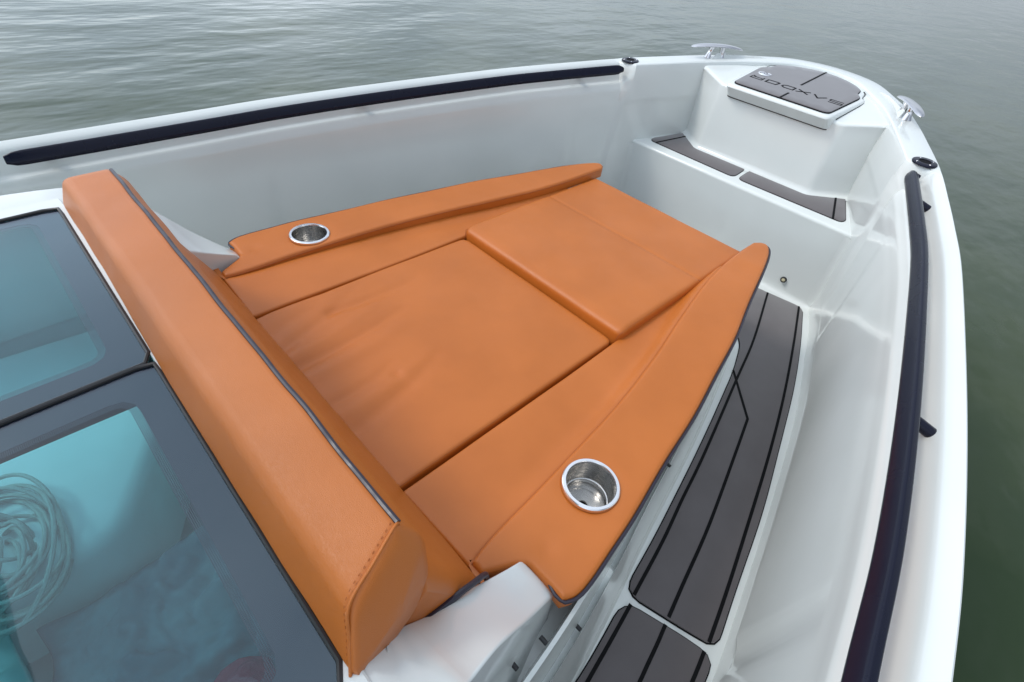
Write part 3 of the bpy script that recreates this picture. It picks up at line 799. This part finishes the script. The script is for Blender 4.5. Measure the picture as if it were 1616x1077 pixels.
# backrest
br = empty('backrest_cushion', (0, -.45, .02), 'long tan bolster backrest with navy piping across the aft end of the sun pad', 'backrest')
S = [(-.533, .347, .602), (-.446, .366, .566), (-.416, .325, .580), (-.416, .24, .592), (-.448, .195, .604), (-.505, .20, .62), (-.554, .269, .640)]
rdd = [.020, .007, .02, .02, .02, .02, .012]
ctrs = []
for u in [-1.05, -1.04, -1.03, -1.02, -1.01, -1, -.992, -.97]+[(-.95+1.9*k/70) for k in range(71)]+[.97, .992, 1, 1.01, 1.02, 1.03, 1.04, 1.05]:
    e_ = abs(u); sgn_ = 1 if u >= 0 else -1
    pl = []
    for q_, (yy, zz, xe) in enumerate(S):
        if q_ == 6: yy -= .009*sst(-.7, .2, u)
        sh = {1: .93, .992: .985, 1.01: .84, 1.02: .68, 1.03: .5, 1.04: .3, 1.05: .12}.get(round(e_, 3), 1)
        cy_, cz_ = -.487, .283
        wob = .0016*noise.noise(Vector((u*6, yy*9, zz*9)))
        xx = u*xe if e_ <= 1 else sgn_*(lerp(.604, xe, sh)+.016*(1-sh))
        pl.append(Vector((xx, cy_+(yy-cy_)*sh+wob, cz_+(zz-cz_)*sh+wob)))
    ctrs.append(fillet(pl, [r_*(sh if sh > .7 else sh*.8) for r_ in rdd], 5))
loft('bolster', ctrs, LEA, br, True, True, smooth=60)
def bpipe(i, dy=0, dz=0, r_=.0042, lim=1.0, name='piping', m=PIP):
    P = []
    for k in range(81):
        u = lerp(-lim, lim, k/80); yy, zz, xe = S[i]; wob = .0016*noise.noise(Vector((u*6, yy*9, zz*9)))
        P.append(Vector((u*xe, yy+wob+dy, zz+wob+dz)))
    return tube(name, P, r_, m, br, 8)
bpipe(1, .0035, -.0035, .0044, .985)
for s in (1,):                                       # stitched seam round each end panel
    P = [Vector((s*(S[i][2]*.998), S[i][0]-(.009 if i == 6 else 0), S[i][1])) for i in (1, 0, 6)]
    P = catmull([P[0]+Vector((0, .004, -.012)), P[0], P[0].lerp(P[1], .5)+Vector((0, 0, .001)), P[1], P[1].lerp(P[2], .5), P[2]], 8)
    P = [Vector((v.x*.990, -.487+(v.y+.487)*.985, .283+(v.z-.283)*.985)) for v in P]
    tube('end_seam', P, .0022, LEA, br, 8)
    Q = resample([v+Vector((-s*.007, 0, .0012)) for v in P], .0045); sts = []
    for k in range(4, len(Q)-3, 2): sts.append(tube_data([Q[k], Q[k].lerp(Q[k+1], .75)], .0005, 5))
    link_mesh('stitching', *merge(sts), THR, br)
# lower back panel, sloping down to the cushions
pr = [(-.425, .262), (-.300, .004), (-.30, -.04), (-.45, -.04), (-.47, .2)]
rws = []
for k in range(81):
    u = math.sin(lerp(-1, 1, k/80)*math.pi/2); e_ = abs(u)
    q = fillet([Vector((0, a, b)) for a, b in pr], [.006, .01, 0, 0, 0], 4)
    x_ = u*.603; tt = max(0, min(1, (abs(x_)-.563)/.040)); dr = .050*(1-math.sqrt(1-.9*tt*tt))
    rws.append([Vector((x_, v.y+.0016*noise.noise(Vector((u*7, v.z*11, 2)))-dr*.25, v.z-dr*(1 if v.z > -.03 else 0))) for v in q])
lp = loft('lower_panel', rws, LEA, br, True, True, smooth=50)
for s in (1, -1):
    P = catmull([(s*.598, -.298, .030), (s*.600, -.308, .068), (s*.604, -.340, .094), (s*.606, -.373, .112), (s*.607, -.411, .122), (s*.608, -.450, .135)], 6)
    if s > 0: tube('piping', P, .0055, PIP, lp, 8)

# ------------------------------------------------------------------ things lying in the cabin, seen through the skylights
def rope():
    P = []; rnd = random.Random(3)
    cx_, cy_ = -.03, -.90
    for k in range(460):
        a = k*.215; rr_ = .070+.036*math.sin(k*.061)+.026*noise.noise(Vector((k*.05, 1, 2)))
        P.append(Vector((cx_+rr_*1.35*math.cos(a)+.035*noise.noise(Vector((k*.03, 5, 0))), cy_+rr_*.85*math.sin(a)+.03*noise.noise(Vector((k*.03, 9, 0))), -.055+.045*abs(noise.noise(Vector((k*.09, 0, 3))))+.018*math.sin(k*.31)+.02*k/460)))
    P += [P[-1]+Vector((.01*j+.0, -.012*j, -.002*j)) for j in range(1, 26)]
    P = catmull(P, 2)
    o = tube('rope_coil', P, .0040, ROP, None, 7)
    tag(o, 'loosely coiled white rope lying in the cabin below the lower skylight', 'rope')
rope()
def crumple(name, cx_, cy_, w_, d_, z0, amp, m, seed, label, cat, fr=7):
    V, F = [], []; n = 56
    for i in range(n+1):
        for j in range(n+1):
            x = (i/n-.5); y = (j/n-.5)
            q = Vector((x*w_*fr, y*d_*fr, seed)); v = noise.noise(q)+.5*abs(noise.noise(q*2.1))+.25*noise.noise(q*4.3)
            ex = 1+.12*noise.noise(Vector((x*3, y*3, seed+5)))
            V.append((cx_+x*w_*ex+.02*v, cy_+y*d_*ex+.02*noise.noise(q+Vector((9, 9, 9))), z0+amp*(abs(v)+.15)*(1-(2*abs(x))**6)*(1-(2*abs(y))**6)))
    for i in range(n):
        for j in range(n): a = i*(n+1)+j; F.append((a, a+1, a+n+2, a+n+1))
    o = link_mesh(name, V, F, m, None, 180)
    sdm = o.modifiers.new('thickness', 'SOLIDIFY'); sdm.thickness = .002
    tag(o, label, cat)
crumple('crumpled_sheet', .30, -.74, .46, .34, -.16, .075, DCL, 3.3, 'crumpled blue-grey plastic sheet bunched beside the coiled rope in the cabin', 'plastic sheet', 9)
crumple('folded_cloth', .10, -1.02, .44, .20, -.10, .05, CLO, 8.1, 'pale folded cloth lying under the coiled rope in the cabin', 'cloth', 6)
def redbag():
    V, F = [], []; n = 24
    rws = []
    for k in range(13):
        v = k/12; sc = math.sin(math.pi*(.06+.88*v))**.5
        rws.append([Vector((.455+.075*sc*math.cos(a)*(1+.12*noise.noise(Vector((a, v*3, 1)))), -.685+.06*sc*math.sin(a)*(1+.15*noise.noise(Vector((a*2, v*4, 5)))), -.155+.10*v+.012*noise.noise(Vector((a*1.5, v*5, 9))))) for a in [2*math.pi*j/n for j in range(n)]])
    o = loft('red_bag', rws, RED, None, True, True); tag(o, 'small crinkled red plastic bag at the corner of the lower skylight', 'bag')
redbag()
